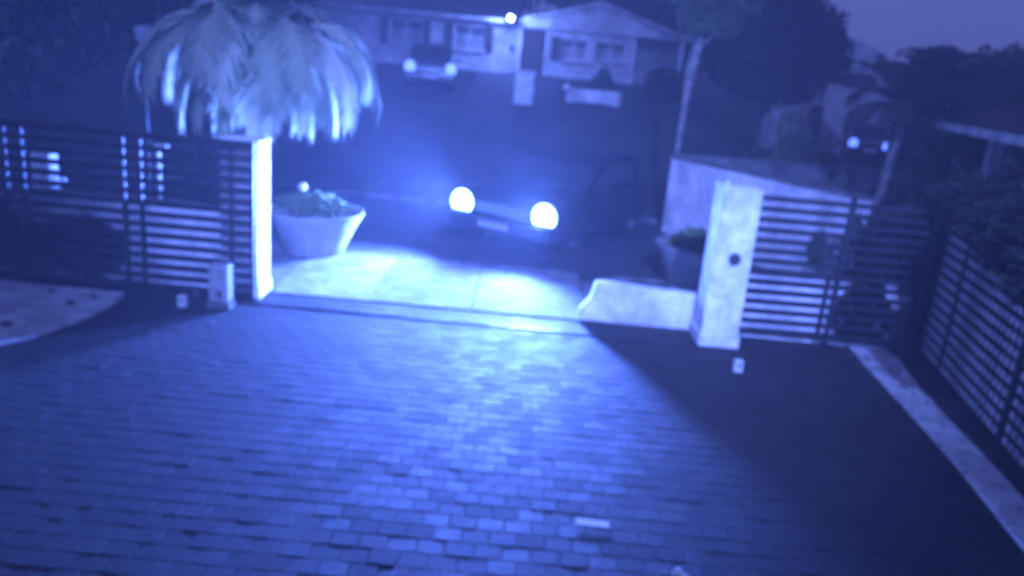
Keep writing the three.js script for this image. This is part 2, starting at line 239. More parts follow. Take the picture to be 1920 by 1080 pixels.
// ---------------------------------------------------------------- bowl planters
{
  const r = mulberry(41), prof = [[0.001, 0], [0.55, 0], [0.58, 0.03], [0.66, 0.25], [0.8, 0.55], [0.92, 0.78], [0.96, 0.84], [0.95, 0.87], [0.89, 0.86], [0.86, 0.8], [0.001, 0.74]].map(([x, y]) => new THREE.Vector2(x, y));
  const t = thing('bowl_planter', 'wide pale bowl planter with low plants left of the gateway', 'planter', [-4.0, 0, -14.95], 0, 'bowl planters flanking the drive');
  part('bowl', new THREE.LatheGeometry(prof, 40), M.bowl, t);
  part('plant', leafCloud(mulberry(42), [[0, 0.84, 0, 0.5], [0.35, 0.82, 0.1, 0.4], [-0.35, 0.85, 0, 0.42], [0.1, 0.82, 0.4, 0.36], [0, 0.85, -0.35, 0.4]], 1500, 0.11, 0.6), M.leaf_mid, t);
  copyOf(t, 'bowl_planter', 'wide pale bowl planter with low plants behind the intercom pillar', [3.66, 0, -15.1], 2.1, [0.94, 0.97, 0.94]);
  const l = thing('garden_lamp', 'small globe lamp on a thin post behind the left bowl planter', 'garden lamp', [-4.52, 0, -15.9]);
  part('post', rod([0, 0, 0], [0, 1.05, 0], 0.025, 10), M.metal_dark, l); part('globe', new THREE.SphereGeometry(0.085, 18, 12), M.globe_glow, l, [0, 1.12, 0]);
}
function leafCloud(r, blobs, n, size, squash = 1) {
  const pos = [], w = blobs.map((b) => b[3] ** 2), total = w.reduce((a, b) => a + b, 0), v = new THREE.Vector3(), a = new THREE.Vector3(), b = new THREE.Vector3(), d = new THREE.Vector3();
  for (let i = 0; i < n; i++) {
    let k = r() * total, j = 0; while (k > w[j] && j < w.length - 1) k -= w[j++];
    const B = blobs[j]; v.set(r() - 0.5, r() - 0.5, r() - 0.5).normalize(); const rad = B[3] * (0.5 + 0.5 * Math.cbrt(r())) * (0.85 + 0.35 * r());
    const c = [B[0] + v.x * rad, B[1] + v.y * rad * squash, B[2] + v.z * rad];
    d.set(v.x + (r() - 0.5) * 1.4, v.y - 0.35 + (r() - 0.5) * 1.4, v.z + (r() - 0.5) * 1.4).normalize(); a.set(r() - 0.5, r() - 0.5, r() - 0.5).cross(d).normalize(); b.crossVectors(a, d);
    const L = size * (0.7 + 0.7 * r()), W = L * 0.27, F = W * 0.35, P = (s, t, f) => [c[0] + d.x * s + a.x * t + b.x * f, c[1] + d.y * s + a.y * t + b.y * f, c[2] + d.z * s + a.z * t + b.z * f];
    const p0 = P(0, 0, 0), p1 = P(L * 0.45, W, F), p2 = P(L, 0, 0), p3 = P(L * 0.45, -W, F); pos.push(...p0, ...p1, ...p2, ...p0, ...p2, ...p3);
  }
  return raw(pos);
}
// ---------------------------------------------------------------- palms
function frondGeo(seed, reach, lift, drop, leafLen) {                       // a feathered frond that springs up, bends over and hangs
  const r = mulberry(seed), N = 34, pos = [], C = (t) => { const x = reach * (1 - Math.pow(1 - t, 1.6)) * (1 - 0.12 * t * t), y = lift * Math.sin(Math.min(1, t * 1.9) * Math.PI * 0.5) - drop * Math.pow(Math.max(0, t - 0.12) / 0.88, 1.75); return new THREE.Vector3(x, y, Math.sin(t * 2.1 + seed) * 0.06 * t); };
  const tri = (a, b, c) => pos.push(a.x, a.y, a.z, b.x, b.y, b.z, c.x, c.y, c.z);
  for (let i = 0; i < N; i++) { // rachis as a slim ridge
    const a = C(i / N), b = C((i + 1) / N), w0 = 0.03 * (1 - i / N) + 0.006, w1 = 0.03 * (1 - (i + 1) / N) + 0.006, s = (p, w, y) => new THREE.Vector3(p.x, p.y + y, p.z + w);
    tri(s(a, -w0, 0), s(a, 0, w0), s(b, 0, w1)); tri(s(a, -w0, 0), s(b, 0, w1), s(b, -w1, 0)); tri(s(a, w0, 0), s(b, w1, 0), s(b, 0, w1)); tri(s(a, w0, 0), s(b, 0, w1), s(a, 0, w0));
  }
  const K = 44;
  for (let i = 0; i < K; i++) for (const side of [-1, 1]) {
    const t = 0.08 + 0.92 * (i + r() * 0.6) / K, p = C(t), tan = C(Math.min(1, t + 0.02)).sub(C(t - 0.02)).normalize(), len = leafLen * (0.4 + 0.85 * Math.sin(Math.PI * Math.pow(t, 0.85) * 0.9 + 0.22)) * (0.85 + 0.3 * r());
    const dir = new THREE.Vector3(0, 0, side * (0.9 - 0.4 * t) * (0.7 + 0.6 * r())).add(tan.clone().multiplyScalar(0.78)).add(new THREE.Vector3(0, -0.12 - 0.16 * r(), 0)).normalize(), mid = p.clone().addScaledVector(dir, len * 0.55).add(new THREE.Vector3(0, 0.02 * len, 0)), tip = p.clone().addScaledVector(dir, len).add(new THREE.Vector3(0, -0.13 * len, 0)), w = tan.clone().multiplyScalar(0.03 + 0.014 * r());
    tri(p.clone().sub(w), p.clone().add(w), mid.clone().add(w)); tri(p.clone().sub(w), mid.clone().add(w), mid.clone().sub(w)); tri(mid.clone().sub(w), mid.clone().add(w), tip);
  }
  return raw(pos);
}
const ringed = (h, r0, r1, n, seed) => { const r = mulberry(seed), p = [new THREE.Vector2(0.001, 0)]; for (let i = 0; i <= n; i++) { const t = i / n, rad = r0 + (r1 - r0) * t; p.push(new THREE.Vector2(rad * (1.06 + 0.05 * r()), t * h), new THREE.Vector2(rad * 0.97, (t + 0.45 / n) * h)); } return new THREE.LatheGeometry(p, 14); };
{
  const t = thing('palm_tree', 'large palm with a wide hanging crown of pale fronds behind the left pillar', 'palm tree', [-4.86, 0, -14.2]);
  part('trunk', ringed(3.55, 0.2, 0.17, 30, 3), M.bark_pale, t);
  part('trunk_skirt', ringed(1.0, 0.2, 0.36, 8, 5), M.bark_pale, t, [0, 2.85, 0]);
  const kinds = [[2.15, 0.5, 1.5, 0.46], [2.05, 0.6, 1.15, 0.5], [1.5, 0.3, 1.55, 0.46], [0.85, 0.12, 1.3, 0.4], [1.2, 0.75, 0.7, 0.48], [2.25, 0.42, 1.25, 0.5]].map((a, i) => frondGeo(51 + i, ...a)), r = mulberry(61), mats = [M.frond, M.frond_pale, M.frond_dark, M.frond];
  for (let i = 0; i < 60; i++) { const tier = i < 11 ? 3 : i < 25 ? 2 : i < 46 ? [0, 1, 5][i % 3] : i < 54 ? 1 : 4; part('frond', kinds[tier], mats[Math.floor(r() * 4)], t, [0.08, 3.72 + (tier === 3 ? -0.08 : tier === 2 ? 0.05 : 0.14), 0], [0, i * 2.39996 + (r() - 0.5) * 0.3, (r() - 0.5) * 0.1]).scale.setScalar(0.98 + 0.17 * r()); }
  // slim palm beyond the right fence
  const q = thing('palm_tree', 'slim palm with a pale leaning trunk and dark spiky crown beyond the right fence', 'palm tree', [7.95, 0, -17.6]);
  part('trunk', taper([[0, 0, 0], [0.1, 1.3, 0], [0.2, 2.6, 0], [0.28, 3.9, 0]], [0.13, 0.11, 0.1, 0.1], 10, 0.12, 4), M.bark_pale, q);
  const stiff = [frondGeo(58, 1.7, 0.15, 0.35, 0.3), frondGeo(59, 1.5, 0.2, 0.6, 0.32)];
  for (let i = 0; i < 30; i++) part('frond', stiff[i % 2], M.leaf_black, q, [0.28, 3.85, 0], [0, i * 2.39996, -0.1 + 0.42 * (i % 4) * (0.8 + 0.25 * r())]).scale.setScalar(0.8 + 0.2 * r());
  const y = thing('palm_tree', 'short spiky palm on the skyline left of the rounded trees', 'palm tree', [14.2, groundY(14.2, -29), -29]);
  part('trunk', ringed(4.1, 0.16, 0.13, 24, 8), M.bark_dark, y);
  for (let i = 0; i < 24; i++) part('frond', stiff[i % 2], M.leaf_black, y, [0, 4.05, 0], [0, i * 2.39996, 0.1 + 0.4 * (i % 4) * (0.8 + 0.25 * r())]).scale.setScalar(0.95 + 0.2 * r());
}
// ---------------------------------------------------------------- trees and shrubs
const clouds = [
  leafCloud(mulberry(71), [[0, 0, 0, 1], [0.75, 0.2, 0.2, 0.7], [-0.7, 0.15, -0.2, 0.75], [0.1, 0.8, 0, 0.65], [0.2, -0.2, 0.7, 0.65], [-0.3, -0.1, -0.75, 0.65], [-0.5, 0.65, 0.4, 0.5], [0.6, 0.75, -0.4, 0.45]], 7000, 0.16),
  leafCloud(mulberry(72), [[0, 0, 0, 0.8], [0.9, 0.35, 0, 0.55], [-0.8, 0.5, 0.1, 0.5], [0.15, 1.05, 0.1, 0.5], [-0.45, -0.4, 0.4, 0.55], [0.5, -0.5, -0.3, 0.5], [-0.2, 0.6, -0.7, 0.5]], 5600, 0.15),
  leafCloud(mulberry(73), [[0, 0, 0, 0.75], [0.5, -0.45, 0.3, 0.6], [-0.55, -0.4, 0, 0.6], [0.1, 0.75, 0, 0.5], [-0.15, 1.3, 0.1, 0.3], [0.3, 0.35, -0.4, 0.5]], 5000, 0.15),
];
const limbs = (seed) => { const r = mulberry(seed), l = [taper([[0, -0.1, 0], [0.05, 0.5, 0.02], [-0.03, 1, 0]], [0.075, 0.055, 0.042], 9, 0.1, seed)]; for (let i = 0; i < 6; i++) { const a = i * 1.05 + r(), y = 0.75 + r() * 0.25; l.push(taper([[0, y, 0], [Math.cos(a) * 0.16, y + 0.16, Math.sin(a) * 0.16], [Math.cos(a) * 0.42, y + 0.32 + r() * 0.3, Math.sin(a) * 0.42]], [0.03, 0.02, 0.008], 6, 0.1, seed + i)); } return joined(l); };
const limbSets = [limbs(81), limbs(82)];
function tree(name, label, category, x, z, trunkH, R, kind, leaf, group, turn = 0, tall = 1, y0) {
  const t = thing(name, label, category, [x, y0 ?? groundY(x, z), z], turn, group);
  if (trunkH > 0) part('trunk', limbSets[kind % 2], M.bark_dark, t).scale.set(R * 0.9, trunkH, R * 0.9);
  part('crown', clouds[kind], leaf, t, [0, trunkH + R * (trunkH > 0 ? 0.75 : 0.55) * tall, 0]).scale.set(R * 0.72, R * 0.72 * tall, R * 0.72);
  return t;
}
const bg = 'dark trees beyond the fences';
tree('broad_tree', 'big dark tree crown hanging between the gabled house and the neighbours', 'tree', 7.05, -24.5, 3.0, 1.95, 0, M.leaf_black, bg, 0.4, 1.1);
tree('broad_tree', 'dark ragged tree just left of the pale arched house', 'tree', 11.2, -31, 3.5, 0.95, 1, M.leaf_black, bg, 2.0, 1.15);
tree('slender_tree', 'slender tree with a pale bare trunk rising behind the boundary wall', 'tree', 3.98, -20.9, 0.001, 0.01, 1, M.leaf_mid, null);
scene.remove(scene.getObjectByName('slender_tree')); used.delete('slender_tree');
{
  const t = thing('slender_tree', 'slender tree with a pale bare trunk rising behind the boundary wall', 'tree', [4.1, 0, -21.2]);
  part('trunk', taper([[0, 0, 0], [0.0, 2.2, 0], [0.02, 3.2, 0], [0.05, 4.2, 0.02], [0.22, 5.4, 0], [0.3, 6.2, 0]], [0.09, 0.08, 0.085, 0.15, 0.1, 0.05], 10, 0.15, 9), M.bark_pale, t);
  part('branch', taper([[0.1, 4.7, 0], [0.45, 5.1, 0.1], [0.85, 5.2, 0.1]], [0.06, 0.04, 0.02], 7, 0.1, 12), M.bark_pale, t);
  part('crown', clouds[1], M.leaf_mid, t, [0.35, 5.8, 0]).scale.set(0.85, 0.7, 0.85);
}
const skyline = 'dark trees along the skyline at right';
tree('round_tree', 'rounded dark tree on the skyline between palm and corner', 'tree', 18.4, -37, 2.9, 1.35, 1, M.leaf_black, skyline, 1, 1);
tree('round_tree', 'small dark tree on the skyline with a gap beneath its crown', 'tree', 20.6, -38, 3.3, 1.1, 2, M.leaf_black, skyline, 2, 1.1);
tree('round_tree', 'large dark tree on the skyline at the far right', 'tree', 22.4, -38, 2.0, 1.95, 0, M.leaf_black, skyline, 3, 1.05);
tree('round_tree', 'dark tree directly behind the spiky palm crown', 'tree', 13.4, -26, 0.9, 1.6, 0, M.leaf_black, skyline, 5, 1.1);
tree('round_tree', 'low dark tree over the roof of the right neighbour', 'tree', 16.4, -27, 0.7, 1.8, 0, M.leaf_black, skyline, 0.7, 0.9);
tree('round_tree', 'dark tree arching over the pale arched house', 'tree', 15.4, -46, 3.0, 2.3, 1, M.leaf_dark, skyline, 0.2, 0.9);
const hedge = 'dark shrubs beyond the right fence';
[['dark shrub behind the corner of the two right fences', 7.6, -13.6, 1.5, 0, M.leaf_black], ['tall dark shrub below the white fascia of the right neighbour', 9.2, -13.2, 1.5, 0, M.leaf_black], ['dark shrub left of the leaning palm trunk', 6.9, -16.2, 0.95, 2, M.leaf_dark], ['dark shrub right of the leaning palm trunk', 9.3, -17, 1.8, 1, M.leaf_black], ['dark shrub overhanging the middle of the side fence', 6.75, -9.6, 1.1, 0, M.leaf_black], ['dark shrub overhanging the far part of the side fence', 7.35, -11.4, 1.25, 1, M.leaf_black], ['dark shrub overhanging the near end of the side fence', 6.3, -7.9, 1.2, 0, M.leaf_black]]
  .forEach(([l, x, z, R, k, m], i) => { const over = i >= 4; tree('shrub', l, 'shrub', x, z, 0, R, k, m, hedge, i * 1.3, over ? 0.6 : 1.15, over ? 1.95 : -0.1); });
tree('shrub', 'dark pointed shrub showing through the slats of the right fence', 'shrub', 5.85, -12.5, 0, 0.55, 2, M.leaf_dark, hedge, 0.5, 1.5, 0.2);
[['pale drooping shrub behind the boundary wall beside the dark tree', 7.6, -22.5, 1.5, 2, M.leaf_mid], ['arching shrub below the pale arched house', 9.6, -25, 0.9, 1, M.leaf_mid], ['shrub behind the near end of the boundary wall', 9.0, -19.5, 0.75, 2, M.leaf_dark]].forEach(([l, x, z, R, k, m], i) => tree('shrub', l, 'shrub', x, z, 0, R, k, m, 'shrubs behind the boundary wall', i * 2, 1.3));
const lw = 'dark trees at the left beyond the gate';
[['dark tree nearest the left edge beyond the gate', -11.2, -17.5, 2.6, 2.4, 0], ['dark tree between the left edge and the palm', -9.2, -21.5, 2.6, 2.6, 1], ['tall dark tree far behind the palm crown', -10.8, -29, 2.6, 3.2, 0], ['tall dark tree far behind the left end of the gate', -16.5, -27, 3.4, 3.6, 0], ['dark tree at the far left on the slope', -20.5, -32, 3.6, 3.6, 1], ['dark tree left of the house with the gable', -13.5, -35, 3, 3.2, 1]].forEach(([l, x, z, h, R, k], i) => tree('broad_tree', l, 'tree', x, z, h, R, k, M.leaf_black, lw, i, 1.15));
[['dark shrub behind the middle of the open gate', -6.85, -11.74, 0.26, 0], ['dark shrub behind the left end of the open gate', -8.2, -11.74, 0.27, 1]].forEach(([l, x, z, R, k], i) => tree('shrub', l, 'shrub', x, z, 0, R, k, M.leaf_dark, 'shrubs behind the open gate', 0, 1, 0.25).scale.set(2.6, 2, 0.7));
[['clipped dark hedge bush left of the parked blue car', -7.6, -32.5, 1.0, 0], ['dark bush in front of the veranda of the gabled house', 5.6, -33.5, 1.0, 0], ['dark bush behind the low curved wall', 2.9, -32.5, 0.85, 2]].forEach(([l, x, z, R, k], i) => tree('shrub', l, 'shrub', x, z, 0, R, k, M.leaf_dark, 'bushes in front of the gabled house', i * 2, 0.8));
// a belt of far trees closing the view behind the house
[[-30, -60], [-23, -58], [-16, -60], [-9, -59], [-2, -61], [5, -59], [11, -57]].forEach(([x, z], i) => tree('far_tree', ['far tree at the left end of the dark belt', 'second far tree from the left in the dark belt', 'third far tree from the left in the dark belt', 'middle far tree of the dark belt behind the house', 'far tree behind the ridge of the house', 'far tree behind the right end of the gabled house', 'far tree at the right end of the dark belt'][i], 'tree', x, z, 4, 5.2, i % 2, M.leaf_black, 'belt of far trees behind the house', i, 1.1));

// ---------------------------------------------------------------- boundary wall, sign, cabinet
function wallRun(name, label, ax, az, bx, bz, h, m, capMat) {
  const len = Math.hypot(bx - ax, bz - az), t = thing(name, label, 'wall', [(ax + bx) / 2, 0, (az + bz) / 2], -Math.atan2(bz - az, bx - ax));
  part('wall_body', metreUV(new RoundedBoxGeometry(len, h, 0.22, 1, 0.01).translate(0, h / 2, 0)), m, t);
  part('coping', metreUV(new RoundedBoxGeometry(len + 0.04, 0.07, 0.3, 1, 0.015).translate(0, h + 0.035, 0)), capMat, t); return t;
}
wallRun('boundary_wall', 'pale plastered boundary wall across the road behind the intercom pillar', 3.95, -20.6, 6.9, -15.4, 1.98, M.wall_plaster, M.concrete_mid);
wallRun('boundary_wall', 'plastered boundary wall running back from the road below the dark tree', 4.0, -20.78, 12.5, -22.2, 2.0, M.concrete_mid, M.concrete_mid);
wallRun('boundary_wall', 'white plastered boundary wall showing through the slats of the open gate', -11.6, -12.09, -4.6, -12.09, 1.3, M.plaster, M.concrete_light);
wallRun('boundary_wall', 'low white wall showing through the slats right of the intercom pillar', 3.62, -12.62, 6.7, -12.67, 0.95, M.plaster, M.concrete_light);
{
  const c = thing('utility_cabinet', 'pale utility cabinet behind the left end of the gate', 'utility cabinet', [-8.78, 0, -14.1]);
  part('plinth', box(0.42, 0.7, 0.3, 0.015), M.concrete_mid, c, [0, 0.35, 0]); part('cabinet', box(0.36, 0.92, 0.26, 0.015), M.trim_white, c, [0, 1.16, 0]); const d = part('door', box(0.31, 0.84, 0.015, 0.004), M.trim_white, c, [0, 1.16, 0.138]); part('handle', box(0.02, 0.09, 0.02, 0.005), M.metal_dark, d, [0.12, 0, 0.016]);
  const l = thing('bulkhead_lamp', 'small lit lamp on a stake beside the utility cabinet', 'lamp', [-8.45, 0, -14.1]); part('stake', rod([0, 0, 0], [0, 1.1, 0], 0.018, 8), M.metal_dark, l); part('globe', new THREE.SphereGeometry(0.05, 14, 10), M.globe_glow, l, [0, 1.15, 0]);
  const p = thing('marker_post', 'short pale post with a small box on top behind the gate', 'post', [-6.62, 0, -14.0]); part('post', rod([0, 0, 0], [0, 1.86, 0], 0.045, 10), M.trim_white, p); part('box', box(0.24, 0.12, 0.12, 0.015), M.trim_white, p, [0.06, 1.92, 0]);
  const s = thing('sign_post', 'tall dark pole with a small pale plate beside the palm crown', 'sign', [-6.75, 0, -13.9]); part('pole', rod([0, 0, 0], [0, 4.05, 0], 0.03, 10), M.metal_dark, s); part('plate', box(0.32, 0.24, 0.015, 0.004), M.plastic_pale, s, [0.02, 3.88, 0.04], [0, 0, 0.12]);
  const a = part('paper_scrap', new THREE.PlaneGeometry(0.3, 0.1, 10, 3).rotateX(-Math.PI / 2), M.paper, scene, [0.92, 0.016, -6.15], [0, -0.05, 0]); { const q = a.geometry.attributes.position; for (let i = 0; i < q.count; i++) q.setY(i, 0.012 * Math.sin(i * 1.7) ** 2); a.geometry.computeVertexNormals(); } tag(a, 'pale flat scrap on the pavers in the right foreground', 'scrap');
  const b = part('leaf_scrap', leafCloud(mulberry(99), [[0, 0, 0, 0.05]], 9, 0.1, 0.3), M.paper, scene, [1.52, 0.03, -5.55]); tag(b, 'pale crumpled leaf on the pavers near the lower edge', 'leaf');
}

// ---------------------------------------------------------------- vehicles
function car(label, pos, turn, paint, lit, k = 1, plate = M.plate) {                          // faces its own +z
  const t = thing('parked_car', label, 'car', pos, turn), W = 1.84;
  const side = [[-2.25, 0.42], [-2.28, 0.75], [-2.2, 1.06], [-1.0, 1.1], [0.75, 1.08], [1.75, 1.0], [2.18, 0.9], [2.3, 0.7], [2.28, 0.36], [1.9, 0.28], [-1.9, 0.3]];
  const body = prism(side.map(([z, y]) => [z, y]), W, 0.07); body.rotateY(-Math.PI / 2); part('body', body, paint, t);
  const cab = prism([[-2.12, 1.05], [-1.75, 1.62], [-1.4, 1.7], [-0.1, 1.69], [0.25, 1.6], [0.95, 1.07]], 1.56, 0.1); cab.rotateY(-Math.PI / 2); part('cabin', cab, paint, t);
  const dz = 0.72, dy = -0.53, n = Math.hypot(dz, dy); part('windscreen', moved(box(1.36, 0.72, 0.02, 0.006), 0, 1.345, 0.615, -Math.atan2(dz, -dy) + 0.0), M.car_glass, t);
  for (const s of [-1, 1]) {
    part('side_window', (() => { const g = prism([[-1.72, 1.14], [-1.5, 1.56], [-0.15, 1.58], [0.55, 1.14]], 0.02, 0.004); g.rotateY(-Math.PI / 2); return g; })(), M.car_glass, t, [s * 0.785, 0, 0]);
    part('mirror', new RoundedBoxGeometry(0.2, 0.14, 0.1, 2, 0.03), paint, t, [s * 1.0, 1.16, 0.55]);
    const h = part('headlight', (() => { const g = new THREE.CylinderGeometry(0.18, 0.19, 0.08, 24); g.rotateX(Math.PI / 2); g.scale(1.15, 1.35, 1); return g; })(), M.plastic_dark, t, [s * 0.72, 0.8, 2.25]);
    part('lens', (() => { const g = new THREE.SphereGeometry(0.175, 20, 8, 0, Math.PI * 2, 0, Math.PI / 2); g.scale(1.15, 0.3, 1.35); g.rotateX(Math.PI / 2); return g; })(), lit, h, [0, 0, 0.042]);
    for (const z of [-1.42, 1.42]) { const w = part('wheel', (() => { const g = new THREE.TorusGeometry(0.26, 0.1, 12, 28); g.rotateY(Math.PI / 2); g.scale(1.1, 1, 1); return g; })(), M.rubber, t, [s * 0.8, 0.36, z]); part('rim', (() => { const g = new THREE.CylinderGeometry(0.22, 0.22, 0.08, 20); g.rotateZ(Math.PI / 2); return g; })(), M.alloy, w, [s * 0.06, 0, 0]); }
  }
  const gr = part('grille', box(0.95, 0.2, 0.05, 0.02), M.plastic_dark, t, [0, 0.78, 2.275]); for (let i = 0; i < 3; i++) part('bar', box(0.9, 0.018, 0.02, 0.005), M.chrome, gr, [0, -0.06 + i * 0.06, 0.03]);
  part('bumper', new RoundedBoxGeometry(1.8, 0.26, 0.4, 3, 0.06), paint, t, [0, 0.53, 2.36]); part('number_plate', box(0.52, 0.12, 0.015, 0.004), plate, t, [0, 0.54, 2.57]);
  t.scale.setScalar(k); return t;
}
{
  const c = car('dark car with both headlights blazing as it turns into the gateway', [0.95, 0, -18.75], -0.5, M.car_black, M.headlamp_lit, 1.2, M.plate_dull); c.name = 'car'; c.scale.x = 1.42; used.set('parked_car', 0);
  for (const s of [-1, 1]) { const l = new THREE.SpotLight(new THREE.Color().setRGB(...GLOW), 4300, 0, 1.05, 0.95, 2); l.position.set(s * 0.72, 0.8, 2.42); l.castShadow = true; l.shadow.radius = 19; l.shadow.camera.far = 60; l.target.position.set(s > 0 ? 1.9 : -1.9, 2.5, 9); l.target.name = 'headlight_aim'; c.add(l, l.target); }
  car('dark blue car parked before the left windows of the gabled house', [-4.1, groundY(-4.1, -30.9), -32.5], 0.12, M.car_blue, M.parking_lamp, 1.06, M.trim_white);
  car('dark grey car parked below the pale arched house', [16.3, groundY(16.3, -38.2), -38.2], -0.3, M.car_grey, M.parking_lamp, 1, M.trim_white);
}

// ---------------------------------------------------------------- the house with the gable
{
  const Z = -38, F = 3.55, t = thing('gabled_house', 'pale single storey house with a shallow front gable on the rise across the road', 'house', [0, 0, Z]);
  const wallWithHoles = (x0, x1, y0, y1, holes, th = 0.24) => { const s = new THREE.Shape([[x0, y0], [x1, y0], [x1, y1], [x0, y1]].map((p) => new THREE.Vector2(...p))); for (const [a, b, c, d] of holes) s.holes.push(new THREE.Path([[a, c], [a, d], [b, d], [b, c]].map((p) => new THREE.Vector2(...p)))); return metreUV(new THREE.ExtrudeGeometry(s, { depth: th, bevelEnabled: false }).translate(0, 0, -th)); };
  const wins = [[-6.85, -5.3, 4.45, 5.55], [-3.8, -2.35, 4.45, 5.55], [1.18, 2.5, 4.4, 5.35], [2.85, 4.3, 4.55, 5.35]], door = [-0.62, 0.52, 3.62, 5.66];
  part('wall', joined([wallWithHoles(-10.2, 4.75, F - 0.6, 5.85, [...wins, door]), moved(box(0.24, 2.9, 8, 0), -10.08, F + 0.85, -4.26), moved(box(17.2, 2.9, 0.2, 0), -1.6, F + 0.85, -8.36), moved(box(0.24, 2.9, 6, 0), 7.0, F + 0.85, -5.25), moved(box(2.4, 2.9, 0.2, 0), 5.75, F + 0.85, -2.6), moved(box(0.2, 2.9, 2.4, 0), 4.65, F + 0.85, -1.45)]), M.house_plaster, t);
  part('gable', prism([[-1.35, 5.72], [7.15, 5.72], [2.8, 7.0]], 0.2, 0.01), M.house_plaster, t, [0, 0, 0.12]);
  const roof = part('roof', joined([moved(box(10.4, 0.1, 5.4, 0.02), -6.0, 6.75, -1.9, 0.33), moved(box(10.4, 0.1, 5.4, 0.02), -6.0, 6.75, -6.7, -0.33), moved(box(4.7, 0.1, 9.2, 0.02), 0.68, 6.47, -4.2, 0, 0, 0.285), moved(box(4.7, 0.1, 9.2, 0.02), 5.06, 6.43, -4.2, 0, 0, -0.285)]), M.roof_dark, t);
  part('ridge', rod([2.8, 7.12, 0.4], [2.8, 7.12, -8.8], 0.08), M.roof_dark, roof);
  part('fascia', box(10.2, 0.17, 0.05, 0.01), M.trim_white, t, [-6.1, 5.86, 0.66]); part('soffit', box(10.0, 0.04, 0.6, 0.005), M.trim_white, t, [-6.1, 5.79, 0.32]);
  for (const s of [-1, 1]) part('bargeboard', box(4.55, 0.13, 0.06, 0.01), M.trim_white, t, [2.87 + s * 2.18, 6.4, 0.42], [0, 0, -s * 0.287]);
  wins.forEach(([a, b, c, d], i) => {
    const w = part('window', joined([moved(box(b - a, 0.06, 0.08), (a + b) / 2, c + 0.03, 0), moved(box(b - a, 0.06, 0.08), (a + b) / 2, d - 0.03, 0), moved(box(0.06, d - c - 0.12, 0.08), a + 0.03, (c + d) / 2, 0), moved(box(0.06, d - c - 0.12, 0.08), b - 0.03, (c + d) / 2, 0), moved(box(0.05, d - c - 0.12, 0.06), (a + b) / 2, (c + d) / 2, 0)]), M.trim_white, t, [0, 0, -0.1]);
    const h = (b - a) / 2 - 0.09; for (const s of [-1, 1]) part('pane', box(h, d - c - 0.12, 0.01, 0), M.pane, w, [(a + b) / 2 + s * (h / 2 + 0.027), (c + d) / 2, -0.02]);
    part('curtain', box(b - a - 0.1, (d - c) * 0.62, 0.02, 0.004), M.curtain, w, [(a + b) / 2, c + (d - c) * 0.34, 0.006]);
    part('sill', box(b - a + 0.16, 0.06, 0.16), M.trim_white, t, [(a + b) / 2, c - 0.035, 0.06]);
    for (const s of i < 2 ? [-1, 1] : i === 2 ? [-1] : []) part('shutter', box(0.36, d - c + 0.12, 0.05, 0.008), M.timber_dark, t, [s < 0 ? a - 0.22 : b + 0.22, (c + d) / 2, 0.035]);
  });
  const dd = part('door', box(1.1, 2.02, 0.06, 0.01), M.timber_dark, t, [-0.05, 4.64, -0.14]); for (let i = 0; i < 4; i++) part('panel', box(0.4, 0.78, 0.03, 0.01), M.timber_dark, dd, [i % 2 ? 0.25 : -0.25, i < 2 ? 0.46 : -0.46, 0.035]); part('handle', box(0.03, 0.14, 0.05, 0.008), M.chrome, dd, [0.47, 0, 0.06]);
  for (const x of [-0.66, 0.56]) part('door_jamb', box(0.1, 2.1, 0.1), M.trim_white, t, [x, 4.67, 0.02]);
  part('doorstep', box(1.9, 0.16, 1.0, 0.02), M.concrete_mid, t, [-0.05, 3.54, 0.55]);
  part('wall_vent', new THREE.CylinderGeometry(0.13, 0.13, 0.06, 18).rotateX(Math.PI / 2), M.metal_dark, t, [-1.05, 4.72, 0.03]);
  part('veranda_post', box(0.16, 2.3, 0.16, 0.015), M.trim_white, t, [6.85, 4.65, 0.1]);
  const l = thing('wall_lamp', 'bright wall lamp at the corner of the gable and the eave', 'wall lamp', [-1.18, 5.98, Z + 0.85]);
  part('bracket', box(0.1, 0.1, 0.22, 0.015), M.metal_dark, l, [0, 0, -0.1]); part('globe', new THREE.SphereGeometry(0.17, 20, 14), M.wall_lamp_glow, l, [0, 0, 0.14]);
  const p = new THREE.PointLight(new THREE.Color().setRGB(0.13, 0.22, 1), 85, 0, 2); p.position.set(0, 0, 0.42); p.castShadow = true; p.shadow.radius = 6; l.add(p);
  // things in its front garden
  const g = thing('gate_pedestal', 'pale square pedestal at the top of the drive before the house', 'pedestal', [-0.25, groundY(-0.25, -30.2), -30.2]); part('shaft', box(0.72, 1.15, 0.6, 0.03), M.plaster, g, [0, 0.55, 0]); part('cap', box(0.84, 0.1, 0.72, 0.02), M.plaster, g, [0, 1.17, 0]);
  const w = thing('curved_wall', 'low pale curved garden wall with a white end stone before the house', 'wall', [2.5, groundY(2.5, -31.2) - 0.1, -31.2]);
  const pts = []; for (let i = 0; i <= 16; i++) { const a = Math.PI * (0.1 + 0.8 * i / 16); pts.push([-Math.cos(a) * 1.12, -Math.sin(a) * 0.5]); } for (let i = 16; i >= 0; i--) { const a = Math.PI * (0.1 + 0.8 * i / 16); pts.push([-Math.cos(a) * 0.95, -Math.sin(a) * 0.5 + 0.2]); }
  part('wall_body', slab(pts, 0, 0.62, 0.03), M.trim_white, w); part('end_stone', new THREE.IcosahedronGeometry(0.17, 2), M.trim_white, w, [-1.1, 0.62, 0]);
}
